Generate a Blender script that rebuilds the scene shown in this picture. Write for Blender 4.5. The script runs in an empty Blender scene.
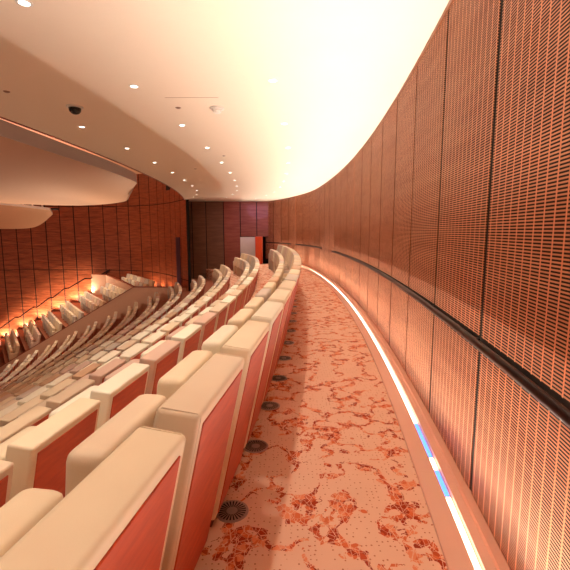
import bpy, bmesh, math, random
from mathutils import Vector, Matrix
random.seed(7)
C = bpy.context.scene.collection
PI = math.pi

# ------------------------------------------------------------------ helpers
def lin(r, g, b):
    f = lambda c: ((c/255+0.055)/1.055)**2.4 if c/255 > 0.04045 else c/255/12.92
    return (f(r), f(g), f(b), 1)

class MB:
    """collects vertices, faces and uvs for one mesh"""
    def __init__(s): s.v = []; s.f = []; s.uv = []; s.m = []
    def quad(s, a, b, c, d, uv=None, mi=0):
        i = len(s.v); s.v += [tuple(a), tuple(b), tuple(c), tuple(d)]; s.f.append((i, i+1, i+2, i+3))
        s.uv.append(uv or [(0, 0), (1, 0), (1, 1), (0, 1)]); s.m.append(mi)
    def poly(s, pts, mi=0):
        i = len(s.v); s.v += [tuple(p) for p in pts]; s.f.append(tuple(range(i, i+len(pts))))
        s.uv.append([(p[0], p[1]) for p in pts]); s.m.append(mi)
    def box(s, x0, x1, y0, y1, z0, z1):
        p = [(x, y, z) for z in (z0, z1) for y in (y0, y1) for x in (x0, x1)]
        for a, b, c, d in ((0,2,3,1),(4,5,7,6),(0,1,5,4),(2,6,7,3),(0,4,6,2),(1,3,7,5)):
            s.quad(p[a], p[b], p[c], p[d])
    def sweep(s, path, sect, closed_ends=True, uvs=1.0):
        """path: list of (origin, outdir) ; sect: list of (out, z); closed section swept along"""
        rings = [[(o[0]+n[0]*a, o[1]+n[1]*a, o[2]+z) for a, z in sect] for o, n in path]
        k = len(sect); L = 0
        for i in range(len(rings)-1):
            dl = math.dist(path[i][0], path[i+1][0])
            for j in range(k):
                j2 = (j+1) % k
                s.quad(rings[i][j], rings[i+1][j], rings[i+1][j2], rings[i][j2],
                       [(L, sect[j][1]), (L+dl, sect[j][1]), (L+dl, sect[j2][1]), (L, sect[j2][1])])
            L += dl
        if closed_ends:
            s.poly(rings[0][::-1]); s.poly(rings[-1])
    def build(s, name, mat, parent=None, merge=True, smooth=False, recalc=True):
        me = bpy.data.meshes.new(name)
        me.from_pydata(s.v, [], s.f)
        ul = me.uv_layers.new(name='UVMap')
        li = 0
        for pi, p in enumerate(me.polygons):
            for c in range(p.loop_total):
                ul.data[li].uv = s.uv[pi][c]; li += 1
            p.material_index = s.m[pi]
        bm = bmesh.new(); bm.from_mesh(me)
        if merge: bmesh.ops.remove_doubles(bm, verts=bm.verts, dist=1e-5)
        if recalc: bmesh.ops.recalc_face_normals(bm, faces=bm.faces)
        bm.to_mesh(me); bm.free()
        if smooth:
            for p in me.polygons: p.use_smooth = True
        return link(name, me, mat, parent)

def link(name, me, mat, parent=None):
    o = bpy.data.objects.new(name, me); C.objects.link(o)
    for m in (mat if isinstance(mat, (list, tuple)) else [mat]): me.materials.append(m)
    if parent: o.parent = parent
    return o

def from_bm(name, bm, mat, parent=None, smooth=True):
    me = bpy.data.meshes.new(name)
    bmesh.ops.recalc_face_normals(bm, faces=bm.faces)
    bm.to_mesh(me); bm.free()
    if smooth:
        for p in me.polygons: p.use_smooth = True
    return link(name, me, mat, parent)

def empty(name, loc=(0, 0, 0), rz=0):
    o = bpy.data.objects.new(name, None); C.objects.link(o)
    o.location = loc; o.rotation_euler = (0, 0, rz); o.empty_display_size = 0.1
    return o

def tag(o, label=None, cat=None, group=None, kind=None):
    if label: o['label'] = label
    if cat: o['category'] = cat
    if group: o['group'] = group
    if kind: o['kind'] = kind
    return o

def struct(o, label=None):
    o['kind'] = 'structure'
    if label: o['label'] = label
    return o

def smooth_angle(o, deg=35):
    me = o.data
    for p in me.polygons: p.use_smooth = True
    me.set_sharp_from_angle(angle=math.radians(deg))
    return o

def copy_tree(o, parent=None):
    c = o.copy(); C.objects.link(c)
    if parent: c.parent = parent
    for ch in o.children: copy_tree(ch, c)
    return c

ORD = ['first','second','third','fourth','fifth','sixth','seventh','eighth','ninth','tenth','eleventh','twelfth',
       'thirteenth','fourteenth','fifteenth','sixteenth','seventeenth','eighteenth','nineteenth','twentieth',
       'twenty-first','twenty-second','twenty-third','twenty-fourth','twenty-fifth','twenty-sixth','twenty-seventh','twenty-eighth','twenty-ninth','thirtieth']

# ------------------------------------------------------------------ materials
class NT:
    def __init__(s, name):
        s.mat = bpy.data.materials.new(name); s.mat.use_nodes = True
        s.t = s.mat.node_tree; s.t.nodes.clear()
        s.out = s.t.nodes.new('ShaderNodeOutputMaterial')
        s.bs = s.t.nodes.new('ShaderNodeBsdfPrincipled')
        s.t.links.new(s.bs.outputs[0], s.out.inputs[0])
    def n(s, typ, **kw):
        n = s.t.nodes.new(typ)
        for k, v in kw.items(): setattr(n, k, v)
        return n
    def l(s, a, b): s.t.links.new(a, b)
    def math(s, op, a, b=None, c=None):
        n = s.n('ShaderNodeMath', operation=op)
        for i, x in enumerate((a, b, c)):
            if x is None: continue
            if isinstance(x, (int, float)): n.inputs[i].default_value = x
            else: s.l(x, n.inputs[i])
        return n.outputs[0]
    def mix(s, f, a, b, mode='MIX'):
        n = s.n('ShaderNodeMix', data_type='RGBA', blend_type=mode)
        for i, x in ((0, f), (6, a), (7, b)):
            if isinstance(x, (int, float)): n.inputs[i].default_value = x
            elif isinstance(x, tuple): n.inputs[i].default_value = x
            else: s.l(x, n.inputs[i])
        return n.outputs[2]
    def ramp(s, fac, stops):
        n = s.n('ShaderNodeValToRGB'); s.l(fac, n.inputs[0])
        e = n.color_ramp.elements
        while len(e) < len(stops): e.new(0.5)
        for i, (p, c) in enumerate(stops): e[i].position = p; e[i].color = c
        return n.outputs[0]
    def noise(s, vec, scale, detail=3, rough=0.5):
        n = s.n('ShaderNodeTexNoise'); n.inputs['Scale'].default_value = scale
        n.inputs['Detail'].default_value = detail; n.inputs['Roughness'].default_value = rough
        if vec is not None: s.l(vec, n.inputs['Vector'])
        return n.outputs[0]
    def mapping(s, vec, scale):
        n = s.n('ShaderNodeMapping'); n.inputs['Scale'].default_value = scale; s.l(vec, n.inputs[0])
        return n.outputs[0]
    def set(s, **kw):
        for k, v in kw.items():
            k = k.replace('_', ' ')
            inp = s.bs.inputs[k]
            if hasattr(v, 'links') or hasattr(v, 'is_linked'): s.l(v, inp)
            else: inp.default_value = v
        return s
    def bump(s, h, strength, dist=0.01):
        n = s.n('ShaderNodeBump'); n.inputs['Strength'].default_value = strength; n.inputs['Distance'].default_value = dist
        s.l(h, n.inputs['Height']); s.l(n.outputs[0], s.bs.inputs['Normal'])

def simple(name, col, rough=0.5, metal=0.0, noise=0.06, spec=0.5):
    m = NT(name); tc = m.n('ShaderNodeTexCoord')
    nz = m.noise(tc.outputs['Object'], 9, 3)
    d = tuple(c*(1-noise*2) for c in col[:3]) + (1,)
    m.set(Base_Color=m.mix(nz, d, col), Roughness=rough, Metallic=metal)
    m.bs.inputs['Specular IOR Level'].default_value = spec
    return m.mat

def emit(name, col, strength):
    m = NT(name)
    m.set(Base_Color=(0, 0, 0, 1), Emission_Color=col, Emission_Strength=strength, Roughness=0.5)
    return m.mat

def leather():
    m = NT('leather_upholstery'); oi = m.n('ShaderNodeObjectInfo'); tc = m.n('ShaderNodeTexCoord')
    nz = m.noise(tc.outputs['Object'], 260, 2)
    big = m.noise(tc.outputs['Object'], 5, 2)
    col = m.mix(m.math('MULTIPLY', big, 0.25), oi.outputs['Color'], lin(212, 184, 158), 'MULTIPLY')
    m.set(Base_Color=col, Roughness=0.48)
    m.bs.inputs['Specular IOR Level'].default_value = 0.35
    m.bump(nz, 0.12, 0.002)
    return m.mat

def wood(name, c1, c2, rough=0.35, scale=(3, 3, 26), coord='Object', coat=0.2):
    m = NT(name); tc = m.n('ShaderNodeTexCoord')
    v = m.mapping(tc.outputs[coord], scale)
    a = m.noise(v, 3, 5, 0.6)
    m.set(Base_Color=m.ramp(a, [(0.3, c1), (0.72, c2)]), Roughness=rough)
    m.bs.inputs['Coat Weight'].default_value = coat
    m.bs.inputs['Coat Roughness'].default_value = 0.2
    return m.mat

def slotted_wood():
    """veneer slats: narrow upright battens every 75 mm with black horizontal slots 13 mm apart between them"""
    m = NT('slotted_acoustic_veneer'); tc = m.n('ShaderNodeTexCoord')
    sep = m.n('ShaderNodeSeparateXYZ'); m.l(tc.outputs['UV'], sep.inputs[0])
    u, z = sep.outputs[0], sep.outputs[1]
    fu = m.math('FRACT', m.math('DIVIDE', u, 0.075))
    fz = m.math('FRACT', m.math('DIVIDE', z, 0.0135))
    slot = m.math('MULTIPLY', m.math('GREATER_THAN', fu, 0.13), m.math('GREATER_THAN', fz, 0.51))
    v = m.mapping(tc.outputs['UV'], (0.5, 6, 1))
    a = m.noise(v, 1.6, 4, 0.6)
    panel = m.noise(m.mapping(tc.outputs['UV'], (1.03, 0.001, 1)), 1.0, 0)
    wood = m.ramp(a, [(0.3, lin(206, 128, 88)), (0.7, lin(238, 172, 130))])
    wood = m.mix(m.math('MULTIPLY', panel, 0.35), wood, lin(205, 120, 90), 'MULTIPLY')
    bat = m.mix(m.math('LESS_THAN', fu, 0.13), wood, lin(238, 158, 114))
    col = m.mix(slot, bat, lin(34, 14, 9))
    m.set(Base_Color=col, Roughness=m.math('ADD', 0.42, m.math('MULTIPLY', slot, 0.5)))
    m.bs.inputs['Specular IOR Level'].default_value = 0.4
    return m.mat

def figured_wood(name, c1, c2, c3, rough=0.33):
    """polished figured veneer with horizontal ripple"""
    m = NT(name); tc = m.n('ShaderNodeTexCoord')
    v = m.mapping(tc.outputs['UV'], (0.9, 7, 1))
    a = m.noise(v, 1.4, 5, 0.65)
    m.set(Base_Color=m.ramp(a, [(0.25, c1), (0.52, c2), (0.8, c3)]), Roughness=rough)
    m.bs.inputs['Coat Weight'].default_value = 0.15
    m.bump(m.noise(m.mapping(tc.outputs['UV'], (0.5, 3.5, 1)), 1.2, 2), 0.6, 0.05)
    return m.mat

def carpet():
    m = NT('mosaic_pattern_carpet'); tc = m.n('ShaderNodeTexCoord'); P = tc.outputs['Object']
    n1 = m.noise(P, 3.4, 2, 0.55)
    ridge = m.math('ABSOLUTE', m.math('SUBTRACT', n1, 0.5))
    n2 = m.noise(P, 7.0, 1)
    rot = m.n('ShaderNodeMapping'); rot.inputs['Rotation'].default_value = (0, 0, 0.6); m.l(P, rot.inputs[0]); sx = rot.outputs[0]
    vc = m.n('ShaderNodeTexVoronoi', feature='F1', distance='MANHATTAN'); vc.inputs['Scale'].default_value = 23; m.l(sx, vc.inputs['Vector'])
    ve = m.n('ShaderNodeTexVoronoi', feature='DISTANCE_TO_EDGE'); ve.inputs['Scale'].default_value = 27; m.l(sx, ve.inputs['Vector'])
    cs = m.n('ShaderNodeSeparateColor'); m.l(vc.outputs['Color'], cs.inputs[0])
    band = m.math('SUBTRACT', 0.030, ridge)
    band = m.math('ADD', band, m.math('MULTIPLY', m.math('SUBTRACT', cs.outputs[0], 0.5), 0.05))
    band = m.math('ADD', band, m.math('MULTIPLY', m.math('SUBTRACT', n2, 0.5), 0.16))
    inside = m.math('GREATER_THAN', band, 0.0)
    # straight diagonal cuts make the cells into pointed shards
    cut = m.n('ShaderNodeTexVoronoi', feature='DISTANCE_TO_EDGE'); cut.inputs['Scale'].default_value = 15; m.l(m.mapping(P, (1.6, 0.8, 1)), cut.inputs['Vector'])
    edge = m.math('MULTIPLY', m.math('GREATER_THAN', ve.outputs['Distance'], 0.018), m.math('GREATER_THAN', cut.outputs['Distance'], 0.022))
    mask = m.math('MULTIPLY', inside, edge)
    shard = m.ramp(cs.outputs[1], [(0.0, lin(150, 48, 22)), (0.25, lin(186, 76, 40)), (0.5, lin(208, 104, 62)), (0.8, lin(222, 134, 94))])
    shard.node.color_ramp.interpolation = 'CONSTANT'
    dv = m.n('ShaderNodeTexVoronoi', feature='F1'); dv.inputs['Scale'].default_value = 36
    dv.inputs['Randomness'].default_value = 0.35; m.l(P, dv.inputs['Vector'])
    dot = m.math('MULTIPLY', m.math('LESS_THAN', dv.outputs['Distance'], 0.17), m.math('LESS_THAN', band, 0.02))
    base = m.mix(m.noise(P, 3, 2), lin(222, 172, 144), lin(232, 188, 160))
    col = m.mix(mask, m.mix(dot, base, lin(178, 108, 78)), shard)
    m.set(Base_Color=col, Roughness=0.9)
    m.bs.inputs['Specular IOR Level'].default_value = 0.1
    m.bump(m.noise(P, 500, 2), 0.25, 0.003)
    return m.mat

M = {
    'leather': leather(),
    'shell': wood('seat_back_veneer', lin(172, 56, 20), lin(198, 76, 32), 0.48, (2, 2, 10), 'Object', 0.0),
    'slot': slotted_wood(),
    'hall': figured_wood('figured_hall_veneer', lin(104, 46, 26), lin(152, 76, 46), lin(186, 100, 64)),
    'far_brown': figured_wood('brown_panel_veneer', lin(104, 70, 52), lin(128, 88, 66), lin(144, 102, 78), 0.45),
    'far_red': figured_wood('red_panel_veneer', lin(134, 64, 48), lin(160, 84, 64), lin(178, 102, 80), 0.45),
    'gap': simple('black_joint', lin(22, 12, 10), 0.8),
    'carpet': carpet(),
    'ledge': simple('salmon_ledge', lin(222, 166, 140), 0.4, 0, 0.03),
    'ceil': simple('ceiling_plaster', lin(246, 230, 212), 0.75, 0, 0.01, 0.2),
    'white': simple('white_enamel', lin(240, 236, 230), 0.4, 0, 0.01),
    'rail': simple('dark_bronze_rail', lin(40, 22, 20), 0.35, 0.6),
    'black': simple('black_gloss', lin(16, 12, 12), 0.12),
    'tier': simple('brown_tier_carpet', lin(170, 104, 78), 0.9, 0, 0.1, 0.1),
    'parapet': simple('parapet_plaster', lin(212, 160, 130), 0.6, 0, 0.03),
    'cap': wood('parapet_wood_cap', lin(120, 46, 26), lin(160, 70, 42), 0.35, (3, 3, 20)),
    'steel': simple('brushed_grille_steel', lin(176, 150, 140), 0.35, 0.8),
    'fascia': simple('satin_metal_fascia', lin(232, 214, 206), 0.3, 0.2, 0.02),
    'reflector': simple('reflector_plaster', lin(212, 160, 128), 0.6, 0, 0.02, 0.3),
    'orange': simple('orange_lacquer', lin(206, 74, 30), 0.4),
    'grey': simple('grey_white_panel', lin(196, 188, 186), 0.35),
    'dark_blue': simple('dark_blue_door', lin(34, 36, 66), 0.3),
    'plinth': simple('seat_plinth_brown', lin(120, 64, 42), 0.6),
    'led': emit('led_strip_warm', (1, 0.84, 0.66, 1), 7.0),
    'led_blue': emit('led_strip_blue', (0.08, 0.25, 1, 1), 3.0),
    'lens': emit('downlight_lens', (1, 0.93, 0.85, 1), 9.0),
    'lens_off': simple('unlit_lens', lin(150, 110, 90), 0.3),
}

# ------------------------------------------------------------------ plan curve (meters); the wall line, +Y runs away down the aisle
CXc, CYc, RW = -58.0, 9.3, 59.46
def wall_x(y):
    return CXc + math.sqrt(RW*RW - (y-CYc)**2) - 0.024*max(0, y-15)**2
ys = [-3 + 0.05*i for i in range(0, 541)]           # to Y = 24
WP = [(wall_x(y), y) for y in ys]
WN = []
for i in range(len(WP)):
    a = WP[max(0, i-1)]; b = WP[min(len(WP)-1, i+1)]
    dx, dy = b[0]-a[0], b[1]-a[1]; L = math.hypot(dx, dy)
    WN.append((-dy/L, dx/L))                        # points left, toward the hall
class Curve:
    """offset copy of the wall line, d metres into the hall, by arc length"""
    def __init__(s, d):
        if d < 1:
            s.p = [(p[0]+n[0]*d, p[1]+n[1]*d) for p, n in zip(WP, WN)]
        else:                                       # rows are concentric arcs that bend a little at their far ends
            h = 0.024 if d < 4.7 else 0.019
            s.p = [(CXc+math.sqrt((RW-d)**2-(y-CYc)**2) - h*max(0, y-15)**2, y) for y in ys]
        s.nn = []
        for i in range(len(s.p)):
            a = s.p[max(0, i-1)]; b = s.p[min(len(s.p)-1, i+1)]
            dx, dy = b[0]-a[0], b[1]-a[1]; L = math.hypot(dx, dy); s.nn.append((-dy/L, dx/L))
        s.s = [0]
        for i in range(1, len(s.p)): s.s.append(s.s[-1]+math.dist(s.p[i-1], s.p[i]))
    def at(s, t):
        import bisect
        i = min(max(bisect.bisect_right(s.s, t)-1, 0), len(s.p)-2)
        f = (t-s.s[i])/(s.s[i+1]-s.s[i])
        x = s.p[i][0]+(s.p[i+1][0]-s.p[i][0])*f; y = s.p[i][1]+(s.p[i+1][1]-s.p[i][1])*f
        n = s.nn[i]; return x, y, n
    def sy(s, y):
        for i in range(len(s.p)-1):
            if s.p[i+1][1] >= y:
                return s.s[i] + (y-s.p[i][1])/(s.p[i+1][1]-s.p[i][1])*(s.s[i+1]-s.s[i])
        return s.s[-1]
def strip_path(d, y0, y1, z, step=0.3):
    c = Curve(d); a, b = c.sy(y0), c.sy(y1); n = max(2, int((b-a)/step)+1); r = []
    for i in range(n):
        x, y, nn = c.at(a+(b-a)*i/(n-1)); r.append(((x, y, z), nn))
    return r

ZC = 3.05        # ceiling height over the aisle
FARY = 21.6      # end wall

# ------------------------------------------------------------------ right wall
def panel_strip(mb, s0, s1, z0, z1, th=0.005, cv=None):
    """one curved panel facing the hall with returned edges"""
    n = max(2, int((s1-s0)/0.25)+1); fr = []; bk = []
    for i in range(n):
        s = s0+(s1-s0)*i/(n-1); x, y, nn = cv.at(s)
        fr.append((x, y, s)); bk.append((x-nn[0]*th, y-nn[1]*th, s))
    for i in range(n-1):
        a, b = fr[i], fr[i+1]
        mb.quad((a[0], a[1], z0), (b[0], b[1], z0), (b[0], b[1], z1), (a[0], a[1], z1), [(a[2], z0), (b[2], z0), (b[2], z1), (a[2], z1)])
        for zz in (z0, z1):
            c, d = bk[i], bk[i+1]
            mb.quad((a[0], a[1], zz), (b[0], b[1], zz), (d[0], d[1], zz), (c[0], c[1], zz), [(a[2], zz)]*4)
    for k in (0, -1):
        a, c = fr[k], bk[k]
        mb.quad((a[0], a[1], z0), (c[0], c[1], z0), (c[0], c[1], z1), (a[0], a[1], z1), [(a[2], z0), (a[2], z0), (a[2], z1), (a[2], z1)])

cw = Curve(0)
mb = MB()
mb.sweep(strip_path(-0.006, -2.9, 23.5, 0), [(0, 0), (0, ZC+0.1), (-0.15, ZC+0.1), (-0.15, 0)])
wall_right = struct(mb.build('wall_right', M['gap']), 'curved slotted wood wall along the right of the aisle')
s_ref = cw.sy(2.08); PW = 0.965; G = 0.021
k = -5
while True:
    s0 = s_ref+k*PW; s1 = s0+PW
    k += 1
    if s1 < 0.2: continue
    if s0 > cw.sy(21.4): break
    if 12.0 < cw.at((s0+s1)/2)[1] < 14.3:
        mbp = MB(); panel_strip(mbp, s0+G, s1-G, 0.07, ZC-0.03, cv=cw); struct(mbp.build('tall_panel', M['slot'], wall_right)); continue
    mbp = MB(); panel_strip(mbp, s0+G, s1-G, 0.07, 0.903, cv=cw); struct(mbp.build('lower_panel', M['slot'], wall_right))
    mbp = MB(); panel_strip(mbp, s0+G, s1-G, 0.955, ZC-0.03, cv=cw); struct(mbp.build('upper_panel', M['slot'], wall_right))
mb = MB(); mb.sweep(strip_path(0.012, -2.8, 21.6, ZC-0.03), [(0, 0), (0, 0.03), (-0.05, 0.03), (-0.05, 0)])
struct(mb.build('trim_1', simple('bronze_top_trim', lin(150, 92, 60), 0.4)), 'thin bronze trim between slotted wall and ceiling')

# pilaster joint at the far end of the wall
mb = MB(); mb.sweep(strip_path(0.0, 18.35, 18.9, 0), [(0, 0.0), (0.05, 0.0), (0.05, ZC-0.01), (0, ZC-0.01)])
struct(mb.build('trim_2', M['slot']), 'narrow pilaster near the far end of the aisle wall')

# handrails
def rail(y0, y1, label):
    r = empty('handrail', (wall_x(y0)-0.05, y0, 0.93))
    tag(r, label, 'handrail')
    path = strip_path(0.032, y0, y1, 0.93, 0.2)
    sect = [(0.016*math.cos(a), 0.024*math.sin(a)) for a in [2*PI*i/10 for i in range(10)]]
    b = MB(); b.sweep(path, sect); o = b.build('rail_bar', M['rail'], None); smooth_angle(o, 40)
    o.parent = r; o.matrix_parent_inverse = Matrix.Translation(r.location).inverted()
    cc = Curve(0.0); s = cc.sy(y0)+0.3
    while s < cc.sy(y1)-0.1:
        x, y, n = cc.at(s); b = MB(); w = 0.012
        t = (n[1], -n[0])
        p = lambda a, w_, z: (x+n[0]*a+t[0]*w_, y+n[1]*a+t[1]*w_, z)
        for (aa, bb2) in ((-w, w),):
            q = [p(-0.03, aa, 0.915), p(0.032, aa, 0.915), p(0.032, aa, 0.94), p(-0.03, aa, 0.94)]
            q2 = [p(-0.03, bb2, 0.915), p(0.032, bb2, 0.915), p(0.032, bb2, 0.94), p(-0.03, bb2, 0.94)]
            b.quad(*q); b.quad(*q2)
            for i in range(4): b.quad(q[i], q[(i+1) % 4], q2[(i+1) % 4], q2[i])
        o = b.build('bracket', M['rail'], None); o.parent = r
        o.matrix_parent_inverse = Matrix.Translation(r.location).inverted()
        s += PW
rail(-2.0, 11.9, 'long dark bronze handrail along the near part of the slotted wall')
rail(14.0, 20.3, 'short dark bronze handrail on the wall beyond the gap, near the far seats')

# ledge with recessed led strip
mb = MB(); mb.sweep(strip_path(0.0, -2.8, 20.6, 0), [(0.235, 0.0), (0.235, 0.022), (0.135, 0.045), (0.133, 0.022), (0.092, 0.022), (0.09, 0.048), (0.045, 0.058), (0.042, 0.078), (0.0, 0.08), (-0.03, 0.08), (-0.03, 0.0)])
struct(mb.build('baseboard_right', M['ledge']), 'salmon stone ledge with light channel at the foot of the wall')
cl = Curve(0.1125)
def led_piece(y0, y1, mat, label, cat='led strip'):
    b = MB(); b.sweep(strip_path(0.1125, y0, y1, 0.024, 0.25), [(-0.011, 0), (0.011, 0), (0.011, 0.008), (-0.011, 0.008)])
    o = b.build('led_strip', mat); tag(o, label, cat); return o
led_piece(-2.6, 2.10, M['led'], 'glowing warm white strip in the ledge nearest the camera')
led_piece(2.12, 2.36, M['led_blue'], 'short blue segment of the glowing strip in the ledge')
led_piece(2.38, 2.50, M['led'], 'tiny white segment between the two blue segments of the ledge strip')
b = led_piece(2.52, 2.98, M['led_blue'], 'longer pale blue dotted segment of the glowing strip in the ledge')
led_piece(3.0, 20.3, M['led'], 'long warm white glowing strip in the ledge beyond the blue segments')

# ------------------------------------------------------------------ seats geometry constants
D1 = 1.13; RUN = 1.01; RISE = 0.5; PITCH = 0.672
NR = 16
def dn(n): return D1+RUN*(n-1)+(0.01 if n > 1 else 0)
def zn(n): return -RISE*(n-1)+(0.02 if n > 1 else 0)

# ------------------------------------------------------------------ floors
def ring_floor(name, d0, d1, y0, y1, z, mat, riser=0.5, label=None, step=0.4):
    a = strip_path(d0, y0, y1, 0, step); n = len(a); b = []
    cb = Curve(d1); s0, s1 = cb.sy(y0), cb.sy(y1)
    for i in range(n): b.append(cb.at(s0+(s1-s0)*i/(n-1)))
    m_ = MB()
    for i in range(n-1):
        p, q = a[i][0], a[i+1][0]; r, s = b[i+1], b[i]
        m_.quad((p[0], p[1], z), (q[0], q[1], z), (r[0], r[1], z), (s[0], s[1], z))
        m_.quad((s[0], s[1], z), (r[0], r[1], z), (r[0], r[1], z-riser-0.12), (s[0], s[1], z-riser-0.12))
        m_.quad((p[0], p[1], z-0.12), (q[0], q[1], z-0.12), (r[0], r[1], z-riser-0.12), (s[0], s[1], z-riser-0.12))
    return struct(m_.build(name, mat), label)
ring_floor('floor', -0.02, dn(2)+0.08, -2.9, 18.9, 0, M['carpet'], label='salmon carpet of the aisle with orange mosaic shards')
for n in range(2, NR+1):
    yend = FARY if n < 5 else 20.55
    ystart = max(-2.5, (dn(n)-1.2)/0.72-5)
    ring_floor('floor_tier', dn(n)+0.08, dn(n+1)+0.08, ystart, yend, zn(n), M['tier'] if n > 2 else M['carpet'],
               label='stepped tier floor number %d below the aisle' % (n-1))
# far landing
mb = MB(); mb.box(-2.3, 0.75, 18.9, FARY+1.2, -0.6, -0.27)
struct(mb.build('floor_landing', M['carpet']), 'small lowered landing before the far doorway')

# ------------------------------------------------------------------ aisle ceiling
def ceil_x(y): return CXc+math.sqrt((RW-5.22)**2-(y-CYc)**2) - 0.001*max(0, y-15)**2
cy = [-2.8+0.35*i for i in range(0, 71)]
mb = MB(); tr = MB()
for a, b_ in zip(cy, cy[1:]):
    l0, l1, r0, r1 = ceil_x(a), ceil_x(b_), wall_x(a)+0.02, wall_x(b_)+0.02
    mb.quad((r0, a, ZC), (r1, b_, ZC), (l1, b_, ZC), (l0, a, ZC))
    mb.quad((r0, a, ZC+0.32), (r1, b_, ZC+0.32), (l1, b_, ZC+0.32), (l0, a, ZC+0.32))
    mb.quad((l0, a, ZC), (l1, b_, ZC), (l1, b_, ZC+0.32), (l0, a, ZC+0.32))
    for x0, x1, z0, z1 in ((0, 0, -0.012, 0.04), (-0.03, -0.03, -0.012, 0.04)):
        tr.quad((l0+x0, a, ZC+z0), (l1+x0, b_, ZC+z0), (l1+x1, b_, ZC+z1), (l0+x1, a, ZC+z1))
    for z in (-0.012, 0.04): tr.quad((l0, a, ZC+z), (l1, b_, ZC+z), (l1-0.03, b_, ZC+z), (l0-0.03, a, ZC+z))
struct(mb.build('ceiling', M['ceil']), 'smooth cream ceiling over the aisle and upper rows')
struct(tr.build('trim_3', M['cap']), 'dark edge strip along the free edge of the cream ceiling')

# ------------------------------------------------------------------ far end wall with doorway
def panel_box(name, x0, x1, y, z0, z1, mat, parent, th=0.05):
    b = MB()
    b.quad((x0, y, z0), (x1, y, z0), (x1, y, z1), (x0, y, z1), [(x0, z0), (x1, z0), (x1, z1), (x0, z1)])
    b.quad((x0, y+th, z0), (x0, y, z0), (x0, y, z1), (x0, y+th, z1), [(0, z0)]*4)
    b.quad((x1, y, z0), (x1, y+th, z0), (x1, y+th, z1), (x1, y, z1), [(0, z0)]*4)
    b.quad((x0, y, z0), (x1, y, z0), (x1, y+th, z0), (x0, y+th, z0), [(0, z0)]*4)
    return struct(b.build(name, mat, parent, recalc=False))
mb = MB(); mb.box(-5.4, -1.30, FARY+0.05, FARY+0.2, -3, ZC+0.1); mb.box(-1.30, -0.3, FARY+0.05, FARY+0.2, 1.2, ZC+0.1)
wall_far = struct(mb.build('wall_far', M['gap']), 'end wall of tall brown and red wood panels beyond the rows')
xs = [-5.05, -4.87, -4.14, -3.22, -2.34]
for i, mt in enumerate(('far_brown', 'far_brown', 'far_brown', 'far_red')):
    panel_box('tall_panel', xs[i]+0.025, xs[i+1]-0.025, FARY, -2.6, ZC, M[mt], wall_far)
panel_box('overhead_panel', -2.32, -1.50, FARY, 1.24, ZC, M['far_red'], wall_far)
panel_box('overhead_panel', -1.46, -0.55, FARY, 1.24, ZC, M['far_red'], wall_far)
# recess behind the doorway
mb = MB()
mb.box(-1.35, -1.25, FARY+0.1, FARY+1.3, -0.6, 1.3); mb.box(-0.5, -0.4, FARY-0.1, FARY+1.3, -0.6, 1.3); mb.box(-1.35, -0.4, FARY+1.25, FARY+1.35, -0.6, 1.3)
struct(mb.build('door_1', M['dark_blue']), 'dark doorway recess under the overhead panels at the far end')
mb = MB(); mb.box(-2.16, -1.45, 19.85, 19.95, -0.6, 1.23)
tag(mb.build('screen_panel', M['grey']), 'pale grey upright panel beside the orange pier at the far end', 'panel')
mb = MB(); mb.box(-1.44, -1.12, 19.8, 20.6, -0.27, 1.25)
tag(mb.build('door_pier', M['orange']), 'bright orange upright pier left of the dark far doorway', 'pier')

# ------------------------------------------------------------------ curved hall wall beyond the terrace
HW = [(-4.85, 20.3), (-5.15, 20.75), (-5.6, 21.5), (-6.2, 22.55), (-6.9, 23.5), (-7.6, 24.35), (-8.4, 25.05), (-9.3, 25.55), (-10.2, 25.85), (-11.2, 26.05), (-13.5, 26.2), (-16, 26.2), (-19, 26.0), (-22, 25.4), (-25, 24.2), (-28, 21.8), (-30, 18), (-31, 13)]
HS = [0]
for i in range(1, len(HW)): HS.append(HS[-1]+math.dist(HW[i-1], HW[i]))
def hat(s):
    s = min(max(s, 0), HS[-1])
    for i in range(len(HW)-1):
        if HS[i+1] >= s: break
    def cr(j): return HW[min(max(j, 0), len(HW)-1)]
    t = (s-HS[i])/(HS[i+1]-HS[i]); p0, p1, p2, p3 = cr(i-1), cr(i), cr(i+1), cr(i+2)
    f = lambda a, b, c, d: 0.5*((2*b)+(c-a)*t+(2*a-5*b+4*c-d)*t*t+(3*b-a-3*c+d)*t**3)
    return f(p0[0], p1[0], p2[0], p3[0]), f(p0[1], p1[1], p2[1], p3[1])
def hnorm(s):
    a = hat(s-0.05); b = hat(s+0.05); dx, dy = b[0]-a[0], b[1]-a[1]; L = math.hypot(dx, dy)
    return (-dy/L, dx/L) if False else (dy/L*-1*-1, -dx/L*-1*-1) if False else ((dy)/L, -(dx)/L)
class HC:
    def at(s, t):
        x, y = hat(t); n = hnorm(t)
        # make the normal point to the room (toward smaller distance from the camera side)
        if n[0]*(-9-x)+n[1]*(10-y) < 0: n = (-n[0], -n[1])
        return x, y, n
hc = HC()
mb = MB(); N = 150
path = []
for i in range(N+1):
    x, y, n = hc.at(HS[-1]*i/N); path.append(((x-n[0]*0.012, y-n[1]*0.012, 0), n))
mb.sweep(path, [(0, -8), (0, 5.2), (-0.15, 5.2), (-0.15, -8)])
wall_back = struct(mb.build('wall_back', M['gap']), 'curved red wood wall of the hall behind the side terrace')
s = 0.02; HP = 0.93
while s+HP < HS[-1]:
    for z0, z1 in ((-8, -0.97), (-0.93, 3.04), (3.08, 4.95)):
        b = MB(); panel_strip(b, s+0.03, s+HP-0.03, z0, z1, 0.011, hc); struct(b.build('wall_panel', M['hall'], wall_back))
    s += HP

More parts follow.
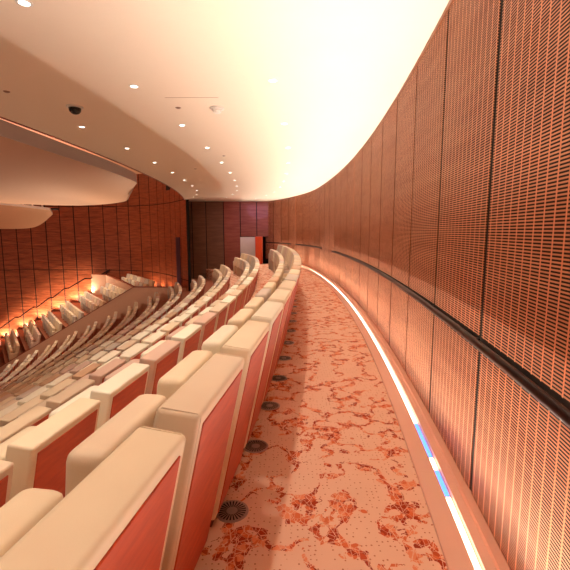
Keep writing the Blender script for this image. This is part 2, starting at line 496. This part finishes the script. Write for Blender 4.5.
# black loudspeaker opening and blue door in it
def on_hall(name, u, z0, z1, w, mat, proud=0.03):
    """box on the hall wall at arc position u"""
    x, y, n = hc.at(u); t = (-n[1], n[0]); b = MB()
    def p(a, o, z): return (x+t[0]*a+n[0]*o, y+t[1]*a+n[1]*o, z)
    q = [p(-w/2, proud, z0), p(w/2, proud, z0), p(w/2, proud, z1), p(-w/2, proud, z1)]
    r = [p(-w/2, -0.03, z0), p(w/2, -0.03, z0), p(w/2, -0.03, z1), p(-w/2, -0.03, z1)]
    b.quad(*q); b.quad(*r)
    for i in range(4): b.quad(q[i], q[(i+1) % 4], r[(i+1) % 4], r[i])
    return b.build(name, mat)
tag(on_hall('wall_vent', 2.95, 3.75, 4.12, 0.62, M['gap'], 0.02), 'small black square opening high in the curved red wall', 'vent')
struct(on_hall('door_2', 1.45, -1.28, 1.2, 0.75, M['dark_blue'], 0.02), 'tall dark blue door in the curved red wall')

# ------------------------------------------------------------------ side terrace beyond the parapet
TD = (-0.6, 0.8); TN = (-0.8, -0.6)      # row direction, facing direction
TRUN_X = 1.17; TRISE = 0.59
def tstart(k): return (-8.15-TRUN_X*k, 20.95)
def ttop(k): return -1.53-TRISE*k
for k in range(-2, 8):
    x0 = tstart(k)[0]+0.30 if k > -2 else -4.9
    x1 = tstart(k+1)[0]+0.30
    z = ttop(k)-0.97 if k >= 0 else -2.02
    if k < 0: z = -2.02 if k == -1 else -2.02
    def pt(x, y, z): return (x+(y-20.95)*(-0.75), y, z)
    b = MB(); ya, yb = 20.7, 26.4
    if k == -2:
        b.quad((x0, ya, z), (x0, 22, z), pt(x1, yb, z), pt(x1, ya, z)); b.poly([(x0, 22, z), (-6.5, 26.4, z), pt(x1, yb, z)])
    else:
        b.quad(pt(x0, ya, z), pt(x0, yb, z), pt(x1, yb, z), pt(x1, ya, z))
    b.quad(pt(x1, ya, z), pt(x1, yb, z), pt(x1, yb, z-1.2), pt(x1, ya, z-1.2))
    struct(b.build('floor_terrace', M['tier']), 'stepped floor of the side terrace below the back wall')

# parapet: level part, sloped part and cross wall
def wall_seg(name, pts, zb, th, mat, parent=None):
    """pts: list of (x,y,ztop); vertical wall with thickness in plan"""
    b = MB()
    for i in range(len(pts)-1):
        a, c = pts[i], pts[i+1]; dx, dy = c[0]-a[0], c[1]-a[1]; L = math.hypot(dx, dy); n = (-dy/L*th/2, dx/L*th/2)
        def r(p, s, z): return (p[0]+n[0]*s, p[1]+n[1]*s, z)
        b.quad(r(a, 1, zb), r(c, 1, zb), r(c, 1, c[2]), r(a, 1, a[2]))
        b.quad(r(a, -1, zb), r(c, -1, zb), r(c, -1, c[2]), r(a, -1, a[2]))
        b.quad(r(a, 1, a[2]), r(c, 1, c[2]), r(c, -1, c[2]), r(a, -1, a[2]))
        if i == 0: b.quad(r(a, 1, zb), r(a, -1, zb), r(a, -1, a[2]), r(a, 1, a[2]))
        if i == len(pts)-2: b.quad(r(c, 1, zb), r(c, -1, zb), r(c, -1, c[2]), r(c, 1, c[2]))
    return b.build(name, mat, parent)
def cap_seg(pts, th, h, parent):
    b = MB()
    for i in range(len(pts)-1):
        a, c = pts[i], pts[i+1]; dx, dy = c[0]-a[0], c[1]-a[1]; L = math.hypot(dx, dy); n = (-dy/L*th/2, dx/L*th/2)
        def r(p, s, z): return (p[0]+n[0]*s, p[1]+n[1]*s, z)
        q1 = [r(a, 1, a[2]), r(a, -1, a[2]), r(a, -1, a[2]+h), r(a, 1, a[2]+h)]
        q2 = [r(c, 1, c[2]), r(c, -1, c[2]), r(c, -1, c[2]+h), r(c, 1, c[2]+h)]
        for j in range(4): b.quad(q1[j], q1[(j+1) % 4], q2[(j+1) % 4], q2[j])
        b.quad(*q1); b.quad(*q2)
    return b.build('parapet_cap', M['cap'], parent)
PY = 20.62
pp = [(-4.95, PY, -1.32), (-7.70, PY, -1.32), (-14.4, PY, -5.25), (-18, PY, -7.35)]
par = wall_seg('parapet', pp, -9, 0.12, M['parapet']); struct(par, 'sloping plaster parapet between the main rows and the side terrace')
struct(cap_seg(pp, 0.16, 0.035, par))
pc = [(-7.75, PY+0.1, -1.32), (-8.7, 22.0, -1.25), (-11.25, 25.6, -1.22), (-12.4, 26.0, -1.22)]
par2 = wall_seg('parapet', pc, -3.4, 0.10, M['parapet']); struct(par2, 'short plaster cross wall behind the top row of the side terrace')
struct(cap_seg(pc, 0.13, 0.03, par2))

# dark stepped rail on the back wall
zz = [(109, 269.5), (101.6, 273.8), (89.3, 278.3), (83.8, 278.3), (66.8, 288.1), (62.5, 288.5), (50.2, 297.8), (46, 298.3), (33.2, 307.8), (28.9, 307.8), (14.1, 318.2), (9.8, 318.5), (0, 325.3), (-14, 335)]
pts = []
for u, v in zz:
    Y = 25.95; pts.append(((u-285)/408*Y, Y, 1.5-(v-231.5)/408*Y))
b = MB()
for a, c in zip(pts, pts[1:]):
    w = 0.035
    q1 = [(a[0], a[1]-w, a[2]-w), (a[0], a[1]+w, a[2]-w), (a[0], a[1]+w, a[2]+w), (a[0], a[1]-w, a[2]+w)]
    q2 = [(c[0], c[1]-w, c[2]-w), (c[0], c[1]+w, c[2]-w), (c[0], c[1]+w, c[2]+w), (c[0], c[1]-w, c[2]+w)]
    for j in range(4): b.quad(q1[j], q1[(j+1) % 4], q2[(j+1) % 4], q2[j])
tag(b.build('stair_rail', M['rail']), 'thin dark stepped rail climbing the glowing red wall above the terrace', 'handrail')

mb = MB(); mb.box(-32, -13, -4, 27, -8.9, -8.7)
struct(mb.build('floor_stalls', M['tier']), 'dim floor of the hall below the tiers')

# ------------------------------------------------------------------ hall ceiling and hanging reflectors
mb = MB(); mb.box(-30, -3.2, 2, 27, 4.95, 5.1)
struct(mb.build('ceiling_hall', M['reflector']), 'high hall ceiling glimpsed past the edge of the cream ceiling')

def catmull(P, n):
    out = []
    for i in range(len(P)-1):
        p0, p1, p2, p3 = P[max(i-1, 0)], P[i], P[i+1], P[min(i+2, len(P)-1)]
        for k in range(n):
            t = k/n
            out.append(tuple(0.5*((2*b)+(c-a)*t+(2*a-5*b+4*c-d)*t*t+(3*b-a-3*c+d)*t**3) for a, b, c, d in zip(p0, p1, p2, p3)))
    out.append(tuple(P[-1])); return out
def loft(name, A, B, bulge, th, mat, rim_mat, label, cat='acoustic reflector'):
    """curved slab between edge A and edge B (same count), sagging by bulge; thickness th upward"""
    A = catmull(A, 8); B = catmull(B, 8); K = 14
    t = empty(name, A[len(A)//2]); tag(t, label, cat, 'hanging acoustic reflectors')
    g = []
    for a, b_ in zip(A, B):
        row = []
        for j in range(K+1):
            f = j/K
            row.append(tuple(a[i]+(b_[i]-a[i])*f for i in range(2)) + (a[2]+(b_[2]-a[2])*(1-math.cos(f*PI/2))**0.9 - bulge*math.sin(f*PI),))
        g.append(row)
    def up(p): return (p[0], p[1], p[2]+th)
    m1 = MB()
    for i in range(len(g)-1):
        for j in range(K):
            m1.quad(g[i][j], g[i+1][j], g[i+1][j+1], g[i][j+1])
            m1.quad(up(g[i][j]), up(g[i+1][j]), up(g[i+1][j+1]), up(g[i][j+1]))
    o = m1.build('curved_shell', mat); smooth_angle(o, 60)
    m2 = MB()
    for i in range(len(g)-1):
        for j in (0, K): m2.quad(g[i][j], g[i+1][j], up(g[i+1][j]), up(g[i][j]))
    for j in range(K):
        for i in (0, -1): m2.quad(g[i][j], g[i][j+1], up(g[i][j+1]), up(g[i][j]))
    o2 = m2.build('edge_band', rim_mat)
    for q in (o, o2):
        q.parent = t; q.matrix_parent_inverse = Matrix.Translation(t.location).inverted()
    return t
loft('acoustic_reflector',
     [(-5.75, 4.0, 3.40), (-5.7, 8.2, 3.40), (-5.65, 11, 3.40), (-5.6, 13.4, 3.40), (-5.75, 15.9, 3.40), (-5.85, 16.5, 3.38)],
     [(-16.5, 15.5, 2.9), (-14.5, 18.6, 2.83), (-12.0, 19.6, 2.76), (-9.5, 19.6, 2.72), (-7.25, 18.5, 2.80), (-6.5, 17.4, 2.97)],
     0.05, 0.33, M['reflector'], M['fascia'], 'large curved cream reflector with metal edge hanging beside the ceiling edge')
loft('acoustic_reflector',
     [(-17.5, 15.5, 2.9), (-15.5, 18.2, 2.85), (-14.0, 19.8, 2.80), (-12.6, 20.4, 2.66), (-11.75, 20.7, 2.55)],
     [(-17.0, 17.0, 1.75), (-15.2, 19.0, 1.62), (-14.0, 20.0, 1.62), (-12.7, 20.9, 1.72), (-11.8, 21.0, 2.35)],
     0.0, 0.12, M['reflector'], M['fascia'], 'smaller curved cream reflector lower down, left of the red wall')
# gantry between the reflectors
g = empty('lighting_bridge', (-13, 21.6, 2.8)); tag(g, 'dark slim technical bridge with pale posts between the two reflectors', 'gantry')
b = MB(); b.box(-17, -11.9, 21.5, 21.8, 2.62, 2.70); b.box(-17, -11.9, 21.5, 21.8, 2.86, 2.98); o = b.build('bridge_beam', M['gap'])
o.parent = g; o.matrix_parent_inverse = Matrix.Translation(g.location).inverted()
for i in range(7):
    b = MB(); x = -15.6+i*0.5; b.box(x, x+0.06, 21.45, 21.52, 2.6, 2.98); o = b.build('post', M['fascia'])
    o.parent = g; o.matrix_parent_inverse = Matrix.Translation(g.location).inverted()

# ------------------------------------------------------------------ ceiling fittings
def lathe(name, prof, mat, parent=None, seg=24, arc=2*PI):
    b = MB()
    for i in range(seg):
        a0, a1 = 2*PI*i/seg, 2*PI*(i+1)/seg
        for (r0, z0), (r1, z1) in zip(prof, prof[1:]):
            b.quad((r0*math.cos(a0), r0*math.sin(a0), z0), (r0*math.cos(a1), r0*math.sin(a1), z0),
                   (r1*math.cos(a1), r1*math.sin(a1), z1), (r1*math.cos(a0), r1*math.sin(a0), z1))
    bm_o = b.build(name, mat, parent); smooth_angle(bm_o, 40); return bm_o

dl = empty('ceiling_downlight', (0, 0, ZC))
lathe('trim_ring', [(0.036, -0.001), (0.036, -0.007), (0.052, -0.006), (0.056, 0.0)], M['white'], dl)
lathe('lens', [(0.0001, -0.003), (0.036, -0.003)], M['lens'], dl, seg=16)
first = True
rows = {'nearest the slotted wall': (1.385, 1.06, 20.6, 1.71), 'over the middle of the ceiling': (2.89, 1.40, 20.6, 1.625), 'nearest the free ceiling edge': (4.41, 6.34, 20.0, 1.59)}
for rn, (d, y0, y1, st) in rows.items():
    cv = Curve(d); s = cv.sy(y0); i = 0
    while True:
        x, y, n = cv.at(s+i*st)
        if y > y1: break
        o = dl if first else copy_tree(dl)
        first = False
        o.location = (x, y, ZC)
        tag(o, 'round lit downlight, %s from the camera in the line %s' % (ORD[i], rn), 'downlight', 'recessed ceiling downlights')
        L = bpy.data.lights.new('spot', 'SPOT'); L.energy = 66; L.color = (1, 0.91, 0.79); L.spot_size = math.radians(84); L.spot_blend = 0.7; L.shadow_soft_size = 0.04
        lo = bpy.data.objects.new('spot', L); C.objects.link(lo); lo.location = (x, y, ZC-0.03)
        i += 1

# dome camera
dc = empty('dome_camera', (-2.63, 5.35, ZC)); tag(dc, 'black dome security camera with white rim on the cream ceiling', 'camera')
lathe('mount_ring', [(0.0001, 0), (0.10, 0), (0.10, -0.018), (0.075, -0.022)], M['white'], dc)
lathe('dome', [(0.072, -0.02), (0.072, -0.035), (0.066, -0.06), (0.048, -0.082), (0.025, -0.092), (0.0001, -0.096)], M['black'], dc)
sd = empty('smoke_detector', (-0.86, 5.40, ZC)); sd.scale = (1.5, 1.5, 1.5); tag(sd, 'small white round smoke detector on the ceiling between two downlight lines', 'smoke detector')
lathe('base', [(0.0001, 0), (0.06, 0), (0.06, -0.012), (0.046, -0.016)], M['white'], sd)
lathe('sensing_head', [(0.044, -0.015), (0.044, -0.022), (0.034, -0.028), (0.034, -0.038), (0.02, -0.046), (0.0001, -0.048)], M['white'], sd)
# small sprinkler roses, the first one an unlit downlight
for (x, y, lab) in ((-3.11, 4.8, 'small brown unlit ceiling downlight near the left picture edge'), (-2.24, 10.47, 'small dark sprinkler rose in mid ceiling past the dome camera'),
                    (-1.35, 5.4, 'tiny pale sprinkler cap on the ceiling left of the smoke detector'), (-1.26, 8.7, 'tiny pale sprinkler cap between the distant downlights')):
    s_ = empty('ceiling_fitting', (x, y, ZC)); tag(s_, lab, 'sprinkler', 'ceiling sprinklers')
    lathe('rose', [(0.0001, -0.012), (0.018, -0.012), (0.032, -0.004), (0.036, 0)], M['lens_off'], s_, seg=14)
# access hatch lines
mb = MB(); mb.box(-1.40, -0.78, 5.0, 5.008, ZC-0.002, ZC+0.01)
tag(mb.build('ceiling_hatch', simple('hatch_joint', lin(180, 140, 112), 0.7)), 'thin joint of a flush access hatch in the cream ceiling', 'hatch')

# ------------------------------------------------------------------ floor air grilles beside the last row
gr = empty('floor_grille', (0, 0, 0))
lathe('plate', [(0.0001, 0.004), (0.088, 0.004), (0.090, 0.0)], M['steel'], gr, seg=28)
b = MB()
for i in range(24):
    a = 2*PI*i/24; ca, sa = math.cos(a), math.sin(a); w0, w1 = 0.0024, 0.0048; r0, r1 = 0.03, 0.076
    b.quad((r0*ca-w0*sa, r0*sa+w0*ca, 0.0046), (r0*ca+w0*sa, r0*sa-w0*ca, 0.0046), (r1*ca+w1*sa, r1*sa-w1*ca, 0.0046), (r1*ca-w1*sa, r1*sa+w1*ca, 0.0046))
b.build('slots', M['gap'], gr)
cv = Curve(1.29); s = cv.sy(0.69)
for i in range(22):
    x, y, n = cv.at(s+i*0.675)
    if y > 15.3: break
    o = gr if i == 0 else copy_tree(gr)
    o.location = (x, y, 0.001)
    tag(o, 'round metal floor grille, %s from the camera behind the aisle row' % ORD[i], 'floor grille', 'round air grilles in the carpet')

# ------------------------------------------------------------------ theatre seat
def rounded_slab(w, prof, bev, seg=3):
    """prof: closed list of (y,z) counter clockwise, extruded across x and bevelled all round"""
    bm = bmesh.new(); a = [bm.verts.new((-w/2, y, z)) for y, z in prof]; c = [bm.verts.new((w/2, y, z)) for y, z in prof]
    bm.faces.new(a); bm.faces.new(c[::-1])
    for i in range(len(prof)):
        j = (i+1) % len(prof); bm.faces.new((a[i], c[i], c[j], a[j]))
    bmesh.ops.bevel(bm, geom=bm.edges[:], offset=bev, segments=seg, affect='EDGES', profile=0.6)
    return bm
def make_seat():
    t = empty('theatre_seat')
    W = 0.57
    # backrest slab: y = 0 at the top rear edge, leaning; facing +y
    o = from_bm('backrest', rounded_slab(W, [(0.0, 0.967), (0.19, 0.10), (0.30, 0.10), (0.28, 0.40), (0.138, 0.982)], 0.016, 3), M['leather'], t); smooth_angle(o, 40)
    # veneer shell let into the rear face
    ux, uz = 0.19/0.8905, -0.87/0.8905      # downwards along the rear face
    nx, nz = -0.87/0.8905, -0.19/0.8905     # outward normal
    def rp(x, l, o_): return (x, ux*l+nx*o_, 0.97+uz*l+nz*o_)
    bm = bmesh.new(); w = W/2-0.038
    vs = [bm.verts.new(rp(x, l, o_)) for o_ in (-0.01, 0.005) for (x, l) in ((-w, 0.045), (w, 0.045), (w, 0.87), (-w, 0.87))]
    for f in ((0, 1, 2, 3), (4, 5, 6, 7), (0, 1, 5, 4), (1, 2, 6, 5), (2, 3, 7, 6), (3, 0, 4, 7)): bm.faces.new([vs[i] for i in f])
    bmesh.ops.recalc_face_normals(bm, faces=bm.faces)
    bmesh.ops.bevel(bm, geom=bm.edges[:], offset=0.002, segments=1, affect='EDGES')
    o = from_bm('back_shell', bm, M['shell'], t, False)
    # tipped-up seat cushion
    o = from_bm('seat_cushion', rounded_slab(0.515, [(0.335, 0.80), (0.385, 0.40), (0.515, 0.41), (0.475, 0.80)], 0.042, 5), M['leather'], t); smooth_angle(o, 60)
    b = MB(); b.box(-0.2, 0.2, 0.235, 0.29, 0.0, 0.2); b.box(-0.28, 0.28, 0.24, 0.42, 0.36, 0.41); b.build('hinge_frame', M['plinth'], t)
    # armrest on its own upright panel
    def noop(): pass
    def arm(sx):
        bm = bmesh.new()
        o = from_bm('armrest', rounded_slab(0.07, [(0.12, 0.63), (0.30, 0.0), (0.50, 0.0), (0.52, 0.60), (0.50, 0.63)], 0.02, 2), M['leather'], t)
        bm.free(); smooth_angle(o, 40); o.location = (sx, 0, 0); return o
    arm(-0.336)
    return t
TINTS = {'cream': lin(232, 210, 178), 'pale beige': lin(220, 196, 168), 'pinkish beige': lin(212, 178, 158), 'ivory': lin(244, 234, 210), 'greyish beige': lin(205, 188, 172), 'tan': lin(206, 166, 132)}
tn = list(TINTS)
proto = make_seat(); used = False; count = 0
def set_tint(o, c):
    for ch in [o]+list(o.children): ch.color = c
def put_seat(x, y, z, n_face, label, tint, group, last=False):
    global used, count
    o = copy_tree(proto) if used else proto
    used = True
    o.location = (x, y, z); o.rotation_euler = (0, 0, math.atan2(-n_face[0], n_face[1]))
    set_tint(o, TINTS[tint]); tag(o, label, 'seat', group); count += 1
    return o
def slot_name(o, m): pass

import copy
arm_src = [c for c in proto.children if c.name.startswith('armrest')][0]
ROWN = ['top row beside the aisle']+['%s row below the aisle row' % ORD[i] for i in range(0, NR)]
for n in range(1, NR+1):
    d = dn(n); cv = Curve(d)
    yend = {1: 15.9, 2: 18.7, 3: 18.75, 4: 18.75}.get(n, 20.3)
    xm = dn(n)-1.2
    ystart = max(0.15, xm/0.72-0.5) if n > 1 else 0.1
    if n == 1: s_end = cv.sy(1.41)+22*PITCH
    elif n == 2: s_end = cv.sy(2.05)+0.03+PITCH*25
    else: s_end = cv.sy(yend)-PITCH/2
    lst = []; i = 0
    while True:
        x, y, nn = cv.at(s_end-i*PITCH)
        if y < ystart: break
        lst.append((x, y, nn)); i += 1
    lst.reverse()
    for j, (x, y, nn) in enumerate(lst):
        r = random.random()
        tint = random.choices(tn, (5, 4, 2.2, 4, 2.2, 1.6))[0]
        if n == 1 and 0 <= j < 5: tint = ['cream', 'pale beige', 'cream', 'ivory', 'cream'][j]
        lab = '%s leather seat, %s from the camera in the %s' % (tint, ORD[j], ROWN[n-1])
        o = put_seat(x, y, zn(n), nn, lab, tint, 'seats in the curved balcony rows')
        if j == len(lst)-1:
            a = arm_src.copy(); C.objects.link(a); a.parent = o; a.location = (0.336, 0, 0); a.color = TINTS[tint]
for k in range(-1, 7):
    sx, sy = tstart(k)
    top = ttop(k) if k >= 0 else -1.05
    if k == -1: sx, sy = -6.75, 21.1
    m = {-1: 7, 0: 6}.get(k, 7)
    for j in range(m):
        x = sx+TD[0]*(0.3+j*PITCH); y = sy+TD[1]*(0.3+j*PITCH)
        tint = random.choices(tn, (4, 4, 2, 2, 3, 4))[0]
        lab = '%s leather seat, %s from the parapet in the %s row of the side terrace' % (tint, ORD[j], ORD[k] if k >= 0 else 'hindmost')
        if k == -1: lab = '%s leather seat, %s from the parapet on the landing behind the cross wall' % (tint, ORD[j])
        put_seat(x, y, top-0.97, TN, lab, tint, 'seats on the side terrace')
print('SEATS', count)
# sewn piping along both ends of the nearest backrests
def tube(pts, r, mb, k=6):
    rings = []
    for i, p in enumerate(pts):
        a = Vector(pts[max(0, i-1)]); b = Vector(pts[min(len(pts)-1, i+1)]); d = (b-a).normalized(); u = Vector((1, 0, 0)); v = d.cross(u).normalized()
        rings.append([tuple(Vector(p)+u*r*math.cos(2*PI*j/k)+v*r*math.sin(2*PI*j/k)) for j in range(k)])
    for a, b in zip(rings, rings[1:]):
        for j in range(k): mb.quad(a[j], a[(j+1) % k], b[(j+1) % k], b[j])
pms = [MB(), MB()]
for sx, pm in zip((-1, 1), pms):
    x = sx*0.274
    tube([(x, 0.158, 0.25), (x, 0.010, 0.93), (x, 0.004, 0.955), (x, 0.014, 0.968), (x, 0.122, 0.981), (x, 0.138, 0.972), (x, 0.146, 0.945), (x, 0.262, 0.45)], 0.0028, pm)
pip = None
near = [o for o in bpy.data.objects if o.get('category') == 'seat' and 'top row beside the aisle' in o['label']][:6]
for o in near:
    br = [c for c in o.children if c.name.startswith('backrest')][0]
    if pip is None: pip = [q.build('piping', M['leather'], br, smooth=True) for q in pms]
    else:
        for q in pip: p2 = q.copy(); C.objects.link(p2); p2.parent = br
    for c in br.children: c.color = br.color


# ------------------------------------------------------------------ lights
def area(name, loc, rot, sx, sy, e, col, spread=180):
    L = bpy.data.lights.new(name, 'AREA'); L.shape = 'RECTANGLE'; L.size = sx; L.size_y = sy; L.energy = e; L.color = col; L.spread = math.radians(spread)
    o = bpy.data.objects.new(name, L); C.objects.link(o); o.location = loc; o.rotation_euler = rot; return o
WARM = (1, 0.89, 0.76)
# the led channel washes the wall and the ceiling above it
s = cl.sy(-2.0)
while s < cl.sy(20):
    x, y, n = cl.at(s)
    ang = math.atan2(n[1], n[0])
    for tilt, watts, spread, off in ((0.20, 25, 84, -0.005), (0.50, 7, 140, 0.005)):
        dv = Vector((n[0]*tilt, n[1]*tilt, 1))
        # long side along the channel
        tx = Vector((-n[1], n[0], 0)); zc = -dv.normalized(); xc = tx.cross(zc).normalized(); yc = zc.cross(xc)
        o = area('led_channel', (x+n[0]*off, y+n[1]*off, 0.034), (0, 0, 0), 0.009, 1.9, watts, WARM, spread)
        o.rotation_euler = Matrix((xc, yc, zc)).transposed().to_euler()
    s += 2.0
# added unseen fill lights high over the stalls to the left
area('hall_fill', (-10, 6, 4.8), (0, 0, 0), 8, 8, 500, (1, 0.82, 0.64))
area('hall_fill', (-11, 17, 4.8), (0, 0, 0), 8, 6, 150, (1, 0.78, 0.56))
def spot(name, loc, e, col, ang, rot=(PI, 0, 0), rad=0.12):
    L = bpy.data.lights.new(name, 'SPOT'); L.energy = e; L.color = col; L.spot_size = math.radians(ang); L.spot_blend = 0.7; L.shadow_soft_size = rad
    o = bpy.data.objects.new(name, L); C.objects.link(o); o.location = loc; o.rotation_euler = rot
# uplights at the foot of the terrace wall, two per step
for k in range(0, 8):
    for q in (0.0, 0.6):
        if k == 0 and q == 0: continue
        x = tstart(k)[0]-3.75-q; z = ttop(k)-0.85
        spot('uplight', (x, 25.86, z), 190, (1, 0.78, 0.54), 160)
for s in (0.7, 1.9, 3.1, 4.3, 5.4):
    x, y, n = hc.at(s); spot('uplight', (x+n[0]*0.22, y+n[1]*0.22, -1.9), 60, (1, 0.70, 0.45), 150)
spot('reflector_rim_fill', (-7.1, 20.9, -1.2), 650, (1, 0.8, 0.55), 60, (math.radians(180+38), 0, 0))  # added spots stand in for uplight bounce on the reflector rim
spot('reflector_rim_fill', (-11.5, 21.5, -2.4), 600, (1, 0.8, 0.55), 80, (math.radians(180+20), 0, 0))
spot('parapet_fill', (-14, 8, 2.6), 1500, (1, 0.82, 0.64), 46, Vector((4.0, 12.6, -5.6)).to_track_quat('-Z', 'Y').to_euler(), 0.3)  # added unseen fill that brightens the parapet
spot('violet_lamp', (-1.6, 18.2, 2.9), 110, (0.66, 0.50, 1), 70, (math.radians(72), 0, 0), 0.7)
# added unseen fill from below; cove lamps on top of the big reflector
area('low_fill', (-13, 6, -7.5), (PI, 0, 0), 9, 9, 380, (1, 0.74, 0.52))
area('cove_lamp', (-9.5, 14, 4.0), (PI, 0, 0), 5, 8, 160, (1, 0.85, 0.7))
area('terrace_fill', (-12.5, 22.5, 1.4), (math.radians(0), 0, 0), 5, 1.5, 160, (1, 0.82, 0.62), 130)  # added fill over the terrace seats, no fitting there

w = bpy.data.worlds.new('World'); bpy.context.scene.world = w; w.use_nodes = True
bg = w.node_tree.nodes['Background']; bg.inputs[0].default_value = (1, 0.74, 0.55, 1); bg.inputs[1].default_value = 0.13

# ------------------------------------------------------------------ camera
cam = bpy.data.cameras.new('camera'); co = bpy.data.objects.new('camera', cam); C.objects.link(co)
cam.sensor_fit = 'HORIZONTAL'; cam.sensor_width = 36; cam.lens = 408/570*36
cam.clip_start = 0.02; cam.clip_end = 200
co.location = (0, 0, 1.5); co.rotation_euler = (PI/2-math.atan(0.1312), 0, 0)
sc = bpy.context.scene; sc.camera = co
sc.view_settings.view_transform = 'Standard'; sc.view_settings.look = 'None'
sc.view_settings.gamma = 1; sc.view_settings.use_curve_mapping = False; sc.view_settings.exposure = 0.0
